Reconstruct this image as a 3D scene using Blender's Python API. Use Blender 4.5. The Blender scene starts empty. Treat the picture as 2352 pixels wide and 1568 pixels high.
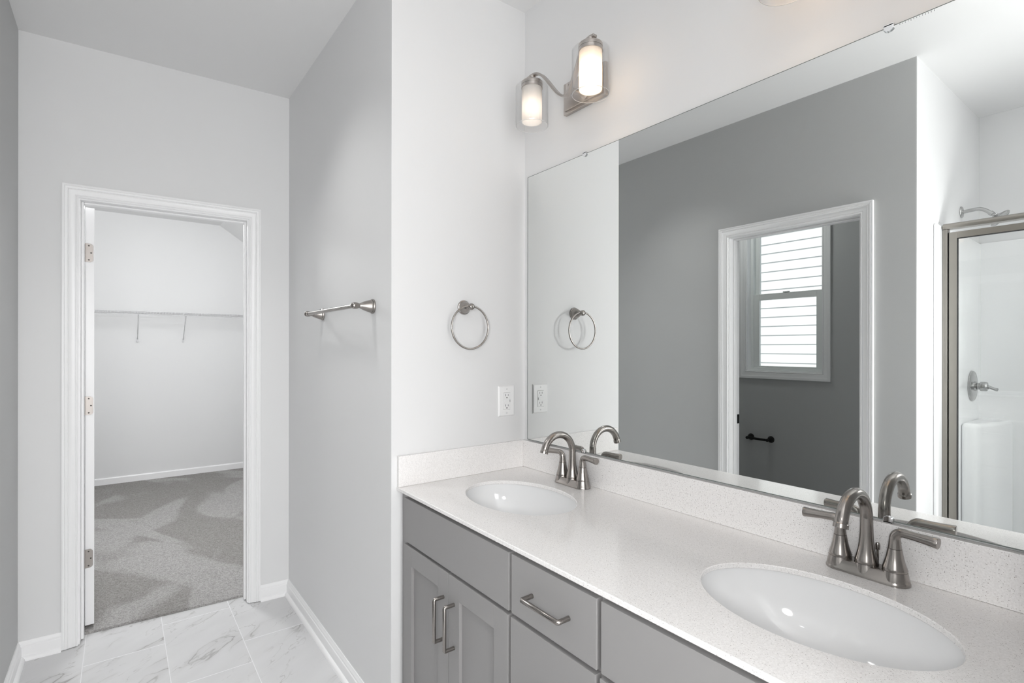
import bpy, bmesh, math, random
from mathutils import Vector, Matrix
random.seed(7)
S = bpy.context.scene
COL = S.collection
PI = math.pi

# ------------------------------------------------------------------ camera
FPX, YAW, YH, ROLL = 1199.53, 0.6434, 798.37, 0.0011
cam_d = bpy.data.cameras.new('camera')
cam_d.sensor_fit = 'HORIZONTAL'
cam_d.sensor_width = 36.0
cam_d.lens = 36.0 * FPX / 2352
cam_d.shift_y = (YH - 784.0) / 2352
cam_d.clip_start = 0.02
cam_d.clip_end = 100
cam = bpy.data.objects.new('camera', cam_d)
COL.objects.link(cam)
fw = Vector((-math.cos(YAW), math.sin(YAW), 0))
rt = Vector((math.sin(YAW), math.cos(YAW), 0))
up = Vector((0, 0, 1))
R = Matrix((rt, up, -fw)).transposed() @ Matrix.Rotation(ROLL, 3, 'Z')
cam.matrix_world = Matrix.Translation((1.692, -1.3238, 1.3631)) @ R.to_4x4()
S.camera = cam

# ------------------------------------------------------------------ view, world, sun, large lights
S.view_settings.view_transform = 'Standard'
S.view_settings.look = 'None'
S.view_settings.gamma = 1.0
S.view_settings.use_curve_mapping = False
S.view_settings.exposure = 0.12
S.cycles.use_denoising = True
S.cycles.max_bounces = 14
S.cycles.diffuse_bounces = 8
S.cycles.glossy_bounces = 8
S.cycles.transmission_bounces = 8
S.cycles.transparent_max_bounces = 24
S.cycles.caustics_reflective = False
S.cycles.caustics_refractive = False
S.cycles.sample_clamp_indirect = 6.0

W = bpy.data.worlds.new('world')
S.world = W
W.use_nodes = True
W.node_tree.nodes['Background'].inputs[0].default_value = (0.86, 0.93, 1.0, 1)
W.node_tree.nodes['Background'].inputs[1].default_value = 0.8


def lamp(name, kind, loc, energy, color=(1, 1, 1), direction=None, **kw):
    d = bpy.data.lights.new(name, kind)
    d.energy = energy
    d.color = color
    for k, v in kw.items():
        setattr(d, k, v)
    o = bpy.data.objects.new(name, d)
    o.location = loc
    if direction is not None:
        o.rotation_euler = Vector(direction).to_track_quat('-Z', 'Y').to_euler()
    COL.objects.link(o)
    return o


lamp('sun', 'SUN', (0, -4, 8), 4.4, (1.0, 0.98, 0.95), (0.25, -0.62, -0.75), angle=0.02)
lamp('east_fill_light', 'AREA', (3.28, -1.35, 1.1), 32, (1.0, 0.995, 0.99), (-1, 0, 0),
     shape='RECTANGLE', size=0.60, size_y=2.0)  # unseen fill light added at the east opening
# the photographer's flash, bounced off the ceiling behind the camera
lamp('bounce_flash', 'AREA', (2.2, -1.05, 1.6), 36, (1.0, 0.995, 0.985), (0.45, 0.0, 0.8), shape='DISK', size=0.12)
lamp('camera_fill_light', 'AREA', (1.8, -1.6, 1.45), 13, (1.0, 0.995, 0.99), (-0.93, 0.35, -0.1), shape='DISK', size=0.3)  # fill light added near the camera to brighten the hall walls
lamp('hall_fill_light', 'AREA', (-0.35, -1.12, 2.738), 2.8, (1.0, 0.99, 0.975), (0, 0, -1), shape='DISK', size=0.26, spread=math.radians(100))  # unseen fill added under the hall ceiling to lift the hall
lamp('shower_fill_light', 'AREA', (1.72, -2.4, 2.735), 0.8, (1, 1, 1), (0, 0, -1), shape='DISK', size=0.16)  # weak unseen light added to brighten the shower recess
lamp('toilet_room_fill_light', 'AREA', (-0.4, -2.25, 2.735), 4.6, (0.98, 1.0, 0.98), (0, 0, -1), shape='DISK', size=0.3)  # made-up light that lifts the dim toilet room
lamp('closet_ceiling_lamp_light', 'POINT', (-2.55, -1.15, 2.40), 52, (0.99, 1.0, 1.0), shadow_soft_size=0.13)

# ------------------------------------------------------------------ mesh helpers
ORG = {}


class MB:
    def __init__(s):
        s.v = []
        s.f = []
        s.mi = []
        s.cur = 0

    def add(s, vs, fs, M=None):
        o = len(s.v)
        for p in vs:
            p = Vector(p)
            s.v.append(M @ p if M else p)
        for f in fs:
            s.f.append([i + o for i in f])
            s.mi.append(s.cur)
        return s

    def box(s, x0, x1, y0, y1, z0, z1, M=None):
        x0, x1 = min(x0, x1), max(x0, x1)
        y0, y1 = min(y0, y1), max(y0, y1)
        z0, z1 = min(z0, z1), max(z0, z1)
        vs = [(x, y, z) for z in (z0, z1) for y in (y0, y1) for x in (x0, x1)]
        fs = [(0, 2, 3, 1), (4, 5, 7, 6), (0, 1, 5, 4), (2, 6, 7, 3), (0, 4, 6, 2), (1, 3, 7, 5)]
        return s.add(vs, fs, M)

    def prism(s, poly, h0, h1, M=None):
        """poly: list of (a, b), extruded along local z from h0 to h1."""
        n = len(poly)
        vs = [(a, b, h0) for a, b in poly] + [(a, b, h1) for a, b in poly]
        fs = [tuple(range(n - 1, -1, -1)), tuple(range(n, 2 * n))]
        fs += [(i, (i + 1) % n, n + (i + 1) % n, n + i) for i in range(n)]
        return s.add(vs, fs, M)

    def lathe(s, prof, M=None, seg=32, cap=True, sx=1.0, sy=1.0):
        """prof: (r, h) along local z."""
        vs, fs = [], []
        for r, h in prof:
            for k in range(seg):
                a = 2 * PI * k / seg
                vs.append((r * math.cos(a) * sx, r * math.sin(a) * sy, h))
        for i in range(len(prof) - 1):
            for k in range(seg):
                k2 = (k + 1) % seg
                fs.append((i * seg + k, i * seg + k2, (i + 1) * seg + k2, (i + 1) * seg + k))
        if cap:
            if prof[0][0] > 1e-6:
                fs.append(tuple(range(seg - 1, -1, -1)))
            if prof[-1][0] > 1e-6:
                b = (len(prof) - 1) * seg
                fs.append(tuple(range(b, b + seg)))
        return s.add(vs, fs, M)

    def tube(s, path, rad, seg=16, M=None, cap=True, closed=False):
        path = [Vector(p) for p in path]
        n = len(path)
        if not hasattr(rad, '__len__'):
            rad = [rad] * n
        tang = []
        for i in range(n):
            if closed:
                t = path[(i + 1) % n] - path[i - 1]
            else:
                t = path[min(i + 1, n - 1)] - path[max(i - 1, 0)]
            tang.append(t.normalized())
        ref = Vector((0, 0, 1)) if abs(tang[0].z) < 0.9 else Vector((1, 0, 0))
        nrm = (ref - tang[0] * ref.dot(tang[0])).normalized()
        vs, fs = [], []
        for i in range(n):
            nrm = (nrm - tang[i] * nrm.dot(tang[i])).normalized()
            b = tang[i].cross(nrm)
            for k in range(seg):
                a = 2 * PI * k / seg
                vs.append(path[i] + (nrm * math.cos(a) + b * math.sin(a)) * rad[i])
        m = n if closed else n - 1
        for i in range(m):
            j = (i + 1) % n
            for k in range(seg):
                k2 = (k + 1) % seg
                fs.append((i * seg + k, i * seg + k2, j * seg + k2, j * seg + k))
        if cap and not closed:
            fs.append(tuple(range(seg - 1, -1, -1)))
            fs.append(tuple(range((n - 1) * seg, n * seg)))
        return s.add(vs, fs, M)

    def ribbon(s, path, w, t, M=None):
        """flat bar swept along a path in the local xz plane; w along y, t across."""
        path = [Vector(p) for p in path]
        vs, fs = [], []
        n = len(path)
        for i in range(n):
            tg = (path[min(i + 1, n - 1)] - path[max(i - 1, 0)]).normalized()
            nm = Vector((-tg.z, 0, tg.x))
            for a, b in ((-w / 2, -t / 2), (w / 2, -t / 2), (w / 2, t / 2), (-w / 2, t / 2)):
                vs.append(path[i] + Vector((0, a, 0)) + nm * b)
        for i in range(n - 1):
            for k in range(4):
                fs.append((i * 4 + k, i * 4 + (k + 1) % 4, (i + 1) * 4 + (k + 1) % 4, (i + 1) * 4 + k))
        fs.append((3, 2, 1, 0))
        fs.append(tuple(range((n - 1) * 4, n * 4)))
        return s.add(vs, fs, M)

    def build(s, name, mat, parent=None, smooth=None, bevel=None, seg=2, org=None):
        if parent is not None:
            og = ORG[parent.name]
        elif org is not None:
            og = Vector(org)
        else:
            xs = [p.x for p in s.v]
            ys = [p.y for p in s.v]
            og = Vector(((min(xs) + max(xs)) / 2, (min(ys) + max(ys)) / 2, min(p.z for p in s.v)))
        me = bpy.data.meshes.new(name)
        me.from_pydata([p - og for p in s.v], [], s.f)
        mats = mat if isinstance(mat, (list, tuple)) else [mat]
        for m in mats:
            me.materials.append(m)
        for p, i in zip(me.polygons, s.mi):
            p.material_index = i
        bm = bmesh.new()
        bm.from_mesh(me)
        bmesh.ops.recalc_face_normals(bm, faces=bm.faces)
        bm.to_mesh(me)
        bm.free()
        if smooth:
            me.shade_smooth()
            me.set_sharp_from_angle(angle=math.radians(smooth))
        o = bpy.data.objects.new(name, me)
        COL.objects.link(o)
        ORG[o.name] = og
        if parent is not None:
            o.parent = parent
        else:
            o.location = og
        if bevel:
            b = o.modifiers.new('bevel', 'BEVEL')
            b.width = bevel
            b.segments = seg
            b.limit_method = 'ANGLE'
            b.angle_limit = math.radians(40)
        return o


def empty(name, loc):
    o = bpy.data.objects.new(name, None)
    o.empty_display_size = 0.05
    COL.objects.link(o)
    o.location = loc
    ORG[o.name] = Vector(loc)
    return o


def tag(o, label=None, cat=None, group=None, kind=None):
    if label:
        o['label'] = label
    if cat:
        o['category'] = cat
    if group:
        o['group'] = group
    if kind:
        o['kind'] = kind
    return o


def struct(o, label=None, cat=None):
    return tag(o, label, cat, kind='structure')


def copy_tree(o, parent=None):
    kids = list(o.children)
    c = o.copy()
    COL.objects.link(c)
    ORG[c.name] = ORG[o.name]
    if parent is not None:
        c.parent = parent
    for k in kids:
        copy_tree(k, c)
    return c


def axis_m(loc, d, rollv=(0, 0, 1)):
    """matrix whose local z points along d."""
    q = Vector(d).normalized().to_track_quat('Z', 'Y')
    return Matrix.Translation(loc) @ q.to_matrix().to_4x4()


# ------------------------------------------------------------------ materials
def mat(name, color=(0.8, 0.8, 0.8), rough=0.5, metal=0.0, spec=0.5, **kw):
    m = bpy.data.materials.new(name)
    m.use_nodes = True
    b = m.node_tree.nodes['Principled BSDF']
    b.inputs['Base Color'].default_value = (*color, 1)
    b.inputs['Roughness'].default_value = rough
    b.inputs['Metallic'].default_value = metal
    b.inputs['Specular IOR Level'].default_value = spec
    for k, v in kw.items():
        b.inputs[k.replace('_', ' ')].default_value = v
    return m


class NT:
    """tiny node-graph helper."""

    def __init__(s, m):
        s.t = m.node_tree
        s.b = s.t.nodes.get('Principled BSDF')

    def n(s, typ, **kw):
        nd = s.t.nodes.new(typ)
        for k, v in kw.items():
            setattr(nd, k, v)
        return nd

    def l(s, a, b):
        s.t.links.new(a, b)

    def val(s, sock, v):
        if hasattr(v, 'is_linked'):
            s.l(v, sock)
        else:
            sock.default_value = v

    def math(s, op, a, b=0.0, c=0.0, clamp=False):
        nd = s.n('ShaderNodeMath', operation=op, use_clamp=clamp)
        s.val(nd.inputs[0], a)
        s.val(nd.inputs[1], b)
        s.val(nd.inputs[2], c)
        return nd.outputs[0]

    def vmath(s, op, a, b=(0, 0, 0)):
        nd = s.n('ShaderNodeVectorMath', operation=op)
        s.val(nd.inputs[0], a)
        if op == 'SCALE':
            s.val(nd.inputs['Scale'], b)
        else:
            s.val(nd.inputs[1], b)
        return nd.outputs[0]

    def mix(s, f, a, b):
        nd = s.n('ShaderNodeMix', data_type='RGBA')
        s.val(nd.inputs['Factor'], f)
        for sk, v in ((nd.inputs[6], a), (nd.inputs[7], b)):
            if isinstance(v, tuple):
                sk.default_value = (*v, 1)
            else:
                s.l(v, sk)
        return nd.outputs[2]

    def ramp(s, f, lo, hi):
        nd = s.n('ShaderNodeMapRange', clamp=True)
        nd.interpolation_type = 'SMOOTHSTEP'
        s.val(nd.inputs[0], f)
        nd.inputs[1].default_value = lo
        nd.inputs[2].default_value = hi
        return nd.outputs[0]

    def noise(s, vec, scale, detail=3, rough=0.5, dist=0.0):
        nd = s.n('ShaderNodeTexNoise')
        s.val(nd.inputs['Vector'], vec)
        nd.inputs['Scale'].default_value = scale
        nd.inputs['Detail'].default_value = detail
        nd.inputs['Roughness'].default_value = rough
        nd.inputs['Distortion'].default_value = dist
        return nd.outputs[0]


def paint(name, color, rough=0.55, bump=0.02):
    m = mat(name, color, rough, spec=0.25)
    g = NT(m)
    tc = g.n('ShaderNodeTexCoord').outputs['Object']
    nz = g.noise(tc, 420, 2)
    bp = g.n('ShaderNodeBump')
    bp.inputs['Strength'].default_value = bump
    bp.inputs['Distance'].default_value = 0.002
    g.l(nz, bp.inputs['Height'])
    g.l(bp.outputs[0], g.b.inputs['Normal'])
    return m


M_WALL = paint('wall_paint', (0.74, 0.742, 0.745))
M_GREY = paint('grey_wall_paint', (0.50, 0.505, 0.503))
M_CEIL = paint('ceiling_paint', (0.78, 0.78, 0.78), 0.7)
M_TRIM = mat('white_trim_paint', (0.86, 0.86, 0.865), 0.32, spec=0.4)
M_CAB = mat('grey_cabinet_paint', (0.295, 0.289, 0.287), 0.48, spec=0.3)
M_DARK = mat('cabinet_interior', (0.12, 0.115, 0.11), 0.7)
M_NICK = mat('brushed_nickel', (0.34, 0.318, 0.30), 0.22, 1.0)
M_NICKD = mat('satin_nickel_shower', (0.36, 0.34, 0.31), 0.32, 1.0)
M_CHROME = mat('chrome', (0.78, 0.79, 0.8), 0.08, 1.0)
M_BLACKM = mat('black_metal', (0.02, 0.02, 0.02), 0.35, 0.6)
M_GASKET = mat('black_gasket', (0.012, 0.012, 0.012), 0.6)
M_PORC = mat('white_porcelain', (0.78, 0.785, 0.79), 0.05, spec=0.55)
M_PLAST = mat('white_plastic', (0.85, 0.85, 0.85), 0.28)
M_SLOT = mat('dark_slot', (0.05, 0.05, 0.05), 0.6)
M_SHCHR = mat('satin_chrome', (0.50, 0.50, 0.495), 0.2, 1.0)
M_ACRYL = mat('white_acrylic', (0.88, 0.885, 0.89), 0.09, spec=0.5)
M_VINYL = mat('window_vinyl', (0.80, 0.82, 0.81), 0.35)
M_WIRE = mat('white_coated_wire', (0.62, 0.62, 0.63), 0.4)
M_PLUG = mat('dark_screw', (0.06, 0.055, 0.05), 0.5, 0.6)
M_EDGE = mat('mirror_edge_glass', (0.16, 0.18, 0.17), 0.2)
M_TICK = mat('dark_tick', (0.25, 0.25, 0.26), 0.5)
M_SOFTW = mat('bright_ceiling_lens', (0.9, 0.9, 0.9), 0.4)


def mirror_mat():
    m = bpy.data.materials.new('mirror_silver')
    m.use_nodes = True
    g = NT(m)
    g.t.nodes.remove(g.b)
    gl = g.n('ShaderNodeBsdfGlossy')
    gl.inputs['Color'].default_value = (0.83, 0.848, 0.84, 1)
    gl.inputs['Roughness'].default_value = 0.0
    g.l(gl.outputs[0], g.t.nodes['Material Output'].inputs[0])
    return m


def thin_glass(name, tint=(1, 1, 1), refl=1.0):
    m = bpy.data.materials.new(name)
    m.use_nodes = True
    g = NT(m)
    g.t.nodes.remove(g.b)
    tr = g.n('ShaderNodeBsdfTransparent')
    tr.inputs[0].default_value = (*tint, 1)
    gl = g.n('ShaderNodeBsdfGlossy')
    gl.inputs['Roughness'].default_value = 0.0
    lw = g.n('ShaderNodeLayerWeight')
    lw.inputs['Blend'].default_value = 0.5
    fr = g.math('ADD', 0.04, g.math('MULTIPLY', 0.9, g.math('POWER', lw.outputs['Facing'], 5.0)))
    mx = g.n('ShaderNodeMixShader')
    g.l(g.math('MULTIPLY', fr, refl, clamp=True), mx.inputs[0])
    g.l(tr.outputs[0], mx.inputs[1])
    g.l(gl.outputs[0], mx.inputs[2])
    g.l(mx.outputs[0], g.t.nodes['Material Output'].inputs[0])
    return m


def frosted():
    m = bpy.data.materials.new('frosted_glass')
    m.use_nodes = True
    g = NT(m)
    g.t.nodes.remove(g.b)
    tl = g.n('ShaderNodeBsdfTranslucent')
    tl.inputs[0].default_value = (0.95, 0.93, 0.90, 1)
    df = g.n('ShaderNodeBsdfDiffuse')
    df.inputs[0].default_value = (0.86, 0.86, 0.86, 1)
    tr = g.n('ShaderNodeBsdfTransparent')
    m1 = g.n('ShaderNodeMixShader')
    m1.inputs[0].default_value = 0.42
    g.l(tl.outputs[0], m1.inputs[1])
    g.l(df.outputs[0], m1.inputs[2])
    m2 = g.n('ShaderNodeMixShader')
    m2.inputs[0].default_value = 0.22
    g.l(m1.outputs[0], m2.inputs[1])
    g.l(tr.outputs[0], m2.inputs[2])
    g.l(m2.outputs[0], g.t.nodes['Material Output'].inputs[0])
    return m


def bulb(name, strength, color):
    m = bpy.data.materials.new(name)
    m.use_nodes = True
    g = NT(m)
    g.t.nodes.remove(g.b)
    e = g.n('ShaderNodeEmission')
    e.inputs[0].default_value = (*color, 1)
    e.inputs[1].default_value = strength
    g.l(e.outputs[0], g.t.nodes['Material Output'].inputs[0])
    return m


def quartz():
    m = mat('speckled_white_quartz', (0.8, 0.78, 0.77), 0.13, spec=0.5)
    g = NT(m)
    tc = g.n('ShaderNodeTexCoord').outputs['Object']
    cols = (0.78, 0.762, 0.75)
    base = g.mix(g.ramp(g.noise(tc, 300, 2), 0.35, 0.7), (0.785, 0.771, 0.763), (0.865, 0.852, 0.845))
    vo = g.n('ShaderNodeTexVoronoi')
    g.l(tc, vo.inputs['Vector'])
    vo.inputs['Scale'].default_value = 520
    sep = g.n('ShaderNodeSeparateColor')
    g.l(vo.outputs['Color'], sep.inputs[0])
    pick = g.math('GREATER_THAN', sep.outputs[0], 0.68)
    rad = g.math('ADD', 0.12, g.math('MULTIPLY', g.math('POWER', sep.outputs[1], 2.0), 0.32))
    near = g.math('LESS_THAN', vo.outputs['Distance'], rad)
    f = g.math('MULTIPLY', pick, near)
    dk = g.mix(sep.outputs[2], (0.27, 0.25, 0.24), (0.62, 0.59, 0.57))
    c = g.mix(f, base, dk)
    g.l(c, g.b.inputs['Base Color'])
    return m


def marble_tile():
    m = mat('marble_look_tile', (0.8, 0.8, 0.8), 0.24, spec=0.4)
    g = NT(m)
    tc = g.n('ShaderNodeTexCoord').outputs['Object']
    sp = g.n('ShaderNodeSeparateXYZ')
    g.l(tc, sp.inputs[0])
    X, Y = sp.outputs[0], sp.outputs[1]
    TW, TL = 0.2945, 0.590
    row = g.math('DIVIDE', g.math('ADD', Y, 1.7467), TW)
    ri = g.math('FLOOR', row)
    rf = g.math('FRACT', row)
    sh = g.math('ADD', X, g.math('MULTIPLY', ri, 0.1967))
    col = g.math('DIVIDE', g.math('ADD', sh, 1.583), TL)
    ci = g.math('FLOOR', col)
    cf = g.math('FRACT', col)
    # grout lines
    gw = 0.0016
    d1 = g.math('MULTIPLY', g.math('MINIMUM', rf, g.math('SUBTRACT', 1.0, rf)), TW)
    d2 = g.math('MULTIPLY', g.math('MINIMUM', cf, g.math('SUBTRACT', 1.0, cf)), TL)
    gr = g.math('LESS_THAN', g.math('MINIMUM', d1, d2), gw)
    # per-tile offset
    cb = g.n('ShaderNodeCombineXYZ')
    g.l(ri, cb.inputs[0])
    g.l(ci, cb.inputs[1])
    wn = g.n('ShaderNodeTexWhiteNoise', noise_dimensions='3D')
    g.l(cb.outputs[0], wn.inputs['Vector'])
    off = g.vmath('SCALE', wn.outputs['Color'], 23.0)
    # vein frame: u along the veins, v across
    rot = g.n('ShaderNodeVectorRotate', rotation_type='Z_AXIS')
    g.l(tc, rot.inputs['Vector'])
    rot.inputs['Angle'].default_value = -math.radians(129)
    st = g.vmath('MULTIPLY', rot.outputs[0], (1.0, 2.6, 1.0))
    p = g.vmath('ADD', st, off)
    warp = g.n('ShaderNodeTexNoise')
    g.l(p, warp.inputs['Vector'])
    warp.inputs['Scale'].default_value = 3.0
    warp.inputs['Detail'].default_value = 4
    wv = g.vmath('SCALE', g.vmath('SUBTRACT', warp.outputs['Color'], (0.5, 0.5, 0.5)), 0.32)
    q = g.vmath('ADD', p, wv)

    def vein(vec, scale, width, detail=2.0):
        n = g.noise(vec, scale, detail, 0.55)
        r = g.math('ABSOLUTE', g.math('SUBTRACT', n, 0.5))
        return g.math('SUBTRACT', 1.0, g.ramp(r, 0.0, width))

    mask = g.ramp(g.noise(p, 2.3, 2), 0.46, 0.66)
    v1 = g.math('MULTIPLY', vein(q, 2.4, 0.015), mask)
    mask2 = g.ramp(g.noise(g.vmath('ADD', p, (5.0, 3.0, 1.0)), 3.1, 2), 0.45, 0.62)
    v2 = g.math('MULTIPLY', vein(g.vmath('ADD', q, (9.0, 4.0, 2.0)), 4.4, 0.014, 3), mask2)
    soft = g.math('MULTIPLY', vein(q, 2.4, 0.07), g.math('MULTIPLY', mask, 0.24))
    vv = g.math('MAXIMUM', g.math('MAXIMUM', g.math('MULTIPLY', v1, 0.85), g.math('MULTIPLY', v2, 0.5)), soft)
    vary = g.mix(g.noise(p, 4.0, 3), (0.57, 0.57, 0.575), (0.66, 0.66, 0.665))
    c = g.mix(vv, vary, (0.29, 0.278, 0.27))
    c = g.mix(gr, c, (0.74, 0.74, 0.75))
    g.l(c, g.b.inputs['Base Color'])
    g.l(g.math('ADD', 0.22, g.math('MULTIPLY', gr, 0.4)), g.b.inputs['Roughness'])
    bp = g.n('ShaderNodeBump')
    bp.inputs['Strength'].default_value = 0.3
    bp.inputs['Distance'].default_value = 0.001
    g.l(g.math('SUBTRACT', 1.0, gr), bp.inputs['Height'])
    g.l(bp.outputs[0], g.b.inputs['Normal'])
    return m


def carpet_mat():
    m = mat('grey_cut_pile_carpet', (0.4, 0.39, 0.38), 0.95, spec=0.05)
    g = NT(m)
    tc = g.n('ShaderNodeTexCoord').outputs['Object']
    fine = g.noise(tc, 150, 3, 0.7)
    mid = g.noise(tc, 60, 3, 0.6)
    # vacuum tracks: wedge-shaped lighter sweeps
    rot = g.n('ShaderNodeVectorRotate', rotation_type='Z_AXIS')
    g.l(tc, rot.inputs['Vector'])
    rot.inputs['Angle'].default_value = math.radians(14)
    sw = g.noise(g.vmath('MULTIPLY', rot.outputs[0], (0.8, 2.0, 1.0)), 1.1, 1.5, 0.45, 0.7)
    rot2 = g.n('ShaderNodeVectorRotate', rotation_type='Z_AXIS')
    g.l(tc, rot2.inputs['Vector'])
    rot2.inputs['Angle'].default_value = math.radians(-32)
    sw2 = g.noise(g.vmath('MULTIPLY', rot2.outputs[0], (0.6, 2.4, 1.0)), 1.2, 1.5, 0.45, 0.5)
    t1 = g.ramp(sw, 0.53, 0.60)
    t2 = g.ramp(sw2, 0.55, 0.61)
    tr = g.math('MAXIMUM', t1, t2)
    a = g.mix(tr, (0.30, 0.291, 0.283), (0.395, 0.388, 0.382))
    f = g.math('ADD', g.math('MULTIPLY', g.ramp(fine, 0.3, 0.7), 0.7), g.math('MULTIPLY', g.ramp(mid, 0.3, 0.7), 0.3))
    dk = g.vmath('MULTIPLY', a, (0.60, 0.59, 0.58))
    lt = g.vmath('MULTIPLY', a, (1.30, 1.30, 1.30))
    c = g.mix(f, dk, lt)
    g.l(c, g.b.inputs['Base Color'])
    bp = g.n('ShaderNodeBump')
    bp.inputs['Strength'].default_value = 0.7
    bp.inputs['Distance'].default_value = 0.006
    g.l(fine, bp.inputs['Height'])
    g.l(bp.outputs[0], g.b.inputs['Normal'])
    return m


M_MIRROR = mirror_mat()
M_CLEAR = thin_glass('clear_glass', (0.985, 0.985, 0.985), 1.0)
M_SHGL = thin_glass('shower_glass', (0.99, 0.995, 0.993), 1.2)
M_WINGL = thin_glass('window_glass', (0.97, 0.98, 0.98), 0.6)
M_FROST = frosted()
M_RIM = mat('ground_edge_glint', (0.9, 0.9, 0.9), 0.3, spec=0.6, Transmission_Weight=0.35)  # ground edge whitened, light caught by the rim put into its colour
M_NICKL = mat('light_brushed_nickel', (0.52, 0.485, 0.46), 0.3, 1.0)
M_BULB_HOT = bulb('bulb_bright', 22, (1.0, 0.72, 0.47))
M_BULB_MID = bulb('bulb_medium', 20, (1.0, 0.70, 0.44))
M_BULB_DIM = bulb('bulb_soft', 3.6, (1.0, 0.84, 0.70))
M_QUARTZ = quartz()
M_TILE = marble_tile()
M_CARPET = carpet_mat()
M_SIDING = mat('white_lap_siding', (0.80, 0.80, 0.78), 0.6)

# ------------------------------------------------------------------ room shell
H = 2.743          # ceiling height
YN = 0.010         # face of the vanity wall
DN = -0.5755       # face of the towel-bar wall
YS = -1.680        # face of the wall opposite the vanity
YX = -2.794        # inner face of the exterior wall
XS = 0.865         # shower recess side wall
XE = 3.30          # inner face of the east wall

# slightly skewed closet-door wall: local X runs along it towards the hall's left wall, local Y points into the hall
wd = Vector((-0.0451, -1.1045, 0)).normalized()
wn_ = Vector((-wd.y, wd.x, 0))
MW = Matrix(((wd.x, wn_.x, 0, -1.3703), (wd.y, wn_.y, 0, DN), (0, 0, 1, 0), (0, 0, 0, 1)))
WT = 0.115
DS0, DS1, DZ = 0.2079, 0.8963, 2.039      # closet doorway jamb faces
JT = 0.018


def farx(y, off=0.0):
    p = MW @ Vector(((DN - y) / -wd.y, off, 0))
    return p.x


# floor and carpet meet on a line inside the closet doorway
th_off = -0.096
b = MB()
pa = MW @ Vector((-0.10, th_off, 0))
pb = MW @ Vector((1.30, th_off, 0))
b.prism([(pa.x, 0.13), (pa.x, pa.y), (pb.x, pb.y), (pb.x, -2.93), (XE + 0.12, -2.93), (XE + 0.12, 0.13)], -0.06, 0.0)
struct(b.build('floor', M_TILE, org=(0, 0, 0)))
b = MB()
pa = MW @ Vector((-0.98, th_off - 0.0005, 0))
pb = MW @ Vector((1.75, th_off - 0.0005, 0))
b.prism([(pa.x, pa.y), (-4.95, pa.y), (-4.95, pb.y), (pb.x, pb.y)], -0.05, 0.012)
struct(b.build('floor_closet', M_CARPET, org=(0, 0, 0)))

b = MB().box(-1.62, XE + 0.12, -2.93, 0.13, H, H + 0.1)
struct(b.build('ceiling', M_CEIL))
# closet ceiling: flat part and the part that slopes down to the right
CZ = 2.70
sl = 0.69
b = MB()
b.prism([(-2.4, CZ), (-0.45, CZ), (0.40, CZ - 0.85 * sl), (0.40, CZ + 0.14), (-2.4, CZ + 0.14)], -4.95, -1.43,
        Matrix(((0, 0, 1, 0), (1, 0, 0, 0), (0, 1, 0, 0), (0, 0, 0, 1))))
struct(b.build('ceiling_closet', M_CEIL))

struct(MB().box(-0.115, XE + 0.12, YN, 0.13, 0, H).build('wall_north', M_WALL))
struct(MB().box(-0.115, 0.0, DN, YN, 0, H).build('wall_vanity_side', M_WALL))
struct(MB().box(1.6085, 1.7235, DN, YN, 0, H).build('wall_vanity_end', M_WALL))
struct(MB().box(farx(DN) - 0.10, -0.115, DN, DN + 0.12, 0, H).build('wall_hall', M_WALL))

b = MB()
b.box(-0.02, DS0 - JT, -WT, 0, 0, H, MW)
b.box(DS1 + JT, 1.12, -WT, 0, 0, H, MW)
b.box(DS0 - JT, DS1 + JT, -WT, 0, DZ + JT, H, MW)
struct(b.build('wall_west', M_WALL))

WX0, WX1, WZ = -0.0845, 0.6264, 2.039     # WC doorway jamb faces
b = MB()
b.box(farx(YS) - 0.10, WX0 - JT, YS - WT, YS, 0, H)
b.box(WX1 + JT, XS - 0.003, YS - WT, YS, 0, H)
b.box(WX0 - JT, WX1 + JT, YS - WT, YS, WZ + JT, H)
struct(b.build('wall_south', M_GREY))
struct(MB().box(XS - 0.115, XS, YX, YS - WT, 0, H).box(XS - 0.003, XS, YS - WT, YS, 0, H).build('wall_shower', M_WALL))
struct(MB().box(-1.62, -1.50, YX, YS - WT, 0, H).build('wall_toilet_room', M_GREY))
NX0, NX1, NZ0, NZ1 = -0.595, -0.001, 1.170, 2.39   # WC window opening
b = MB()
b.box(-1.62, NX0, YX - 0.14, YX, 0, H)
b.box(NX1, XS - 0.06, YX - 0.14, YX, 0, H)
b.box(NX0, NX1, YX - 0.14, YX, 0, NZ0)
b.box(NX0, NX1, YX - 0.14, YX, NZ1, H)
struct(b.build('wall_exterior', M_GREY))
struct(MB().box(XS - 0.06, XE + 0.12, YX - 0.14, YX, 0, H).build('wall_shower_back', M_WALL))
EY0, EY1, EZ0, EZ1 = -1.675, -1.025, 0.05, 2.15      # opening for the added east window
b = MB()
b.box(XE, XE + 0.12, YX, EY0, 0, H)
b.box(XE, XE + 0.12, EY1, YN, 0, H)
b.box(XE, XE + 0.12, EY0, EY1, 0, EZ0)
b.box(XE, XE + 0.12, EY0, EY1, EZ1, H)
struct(b.build('wall_east', M_WALL))
struct(MB().box(2.391, 2.51, YX, YS, 0, H).build('wall_shower_end', M_WALL))
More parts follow.
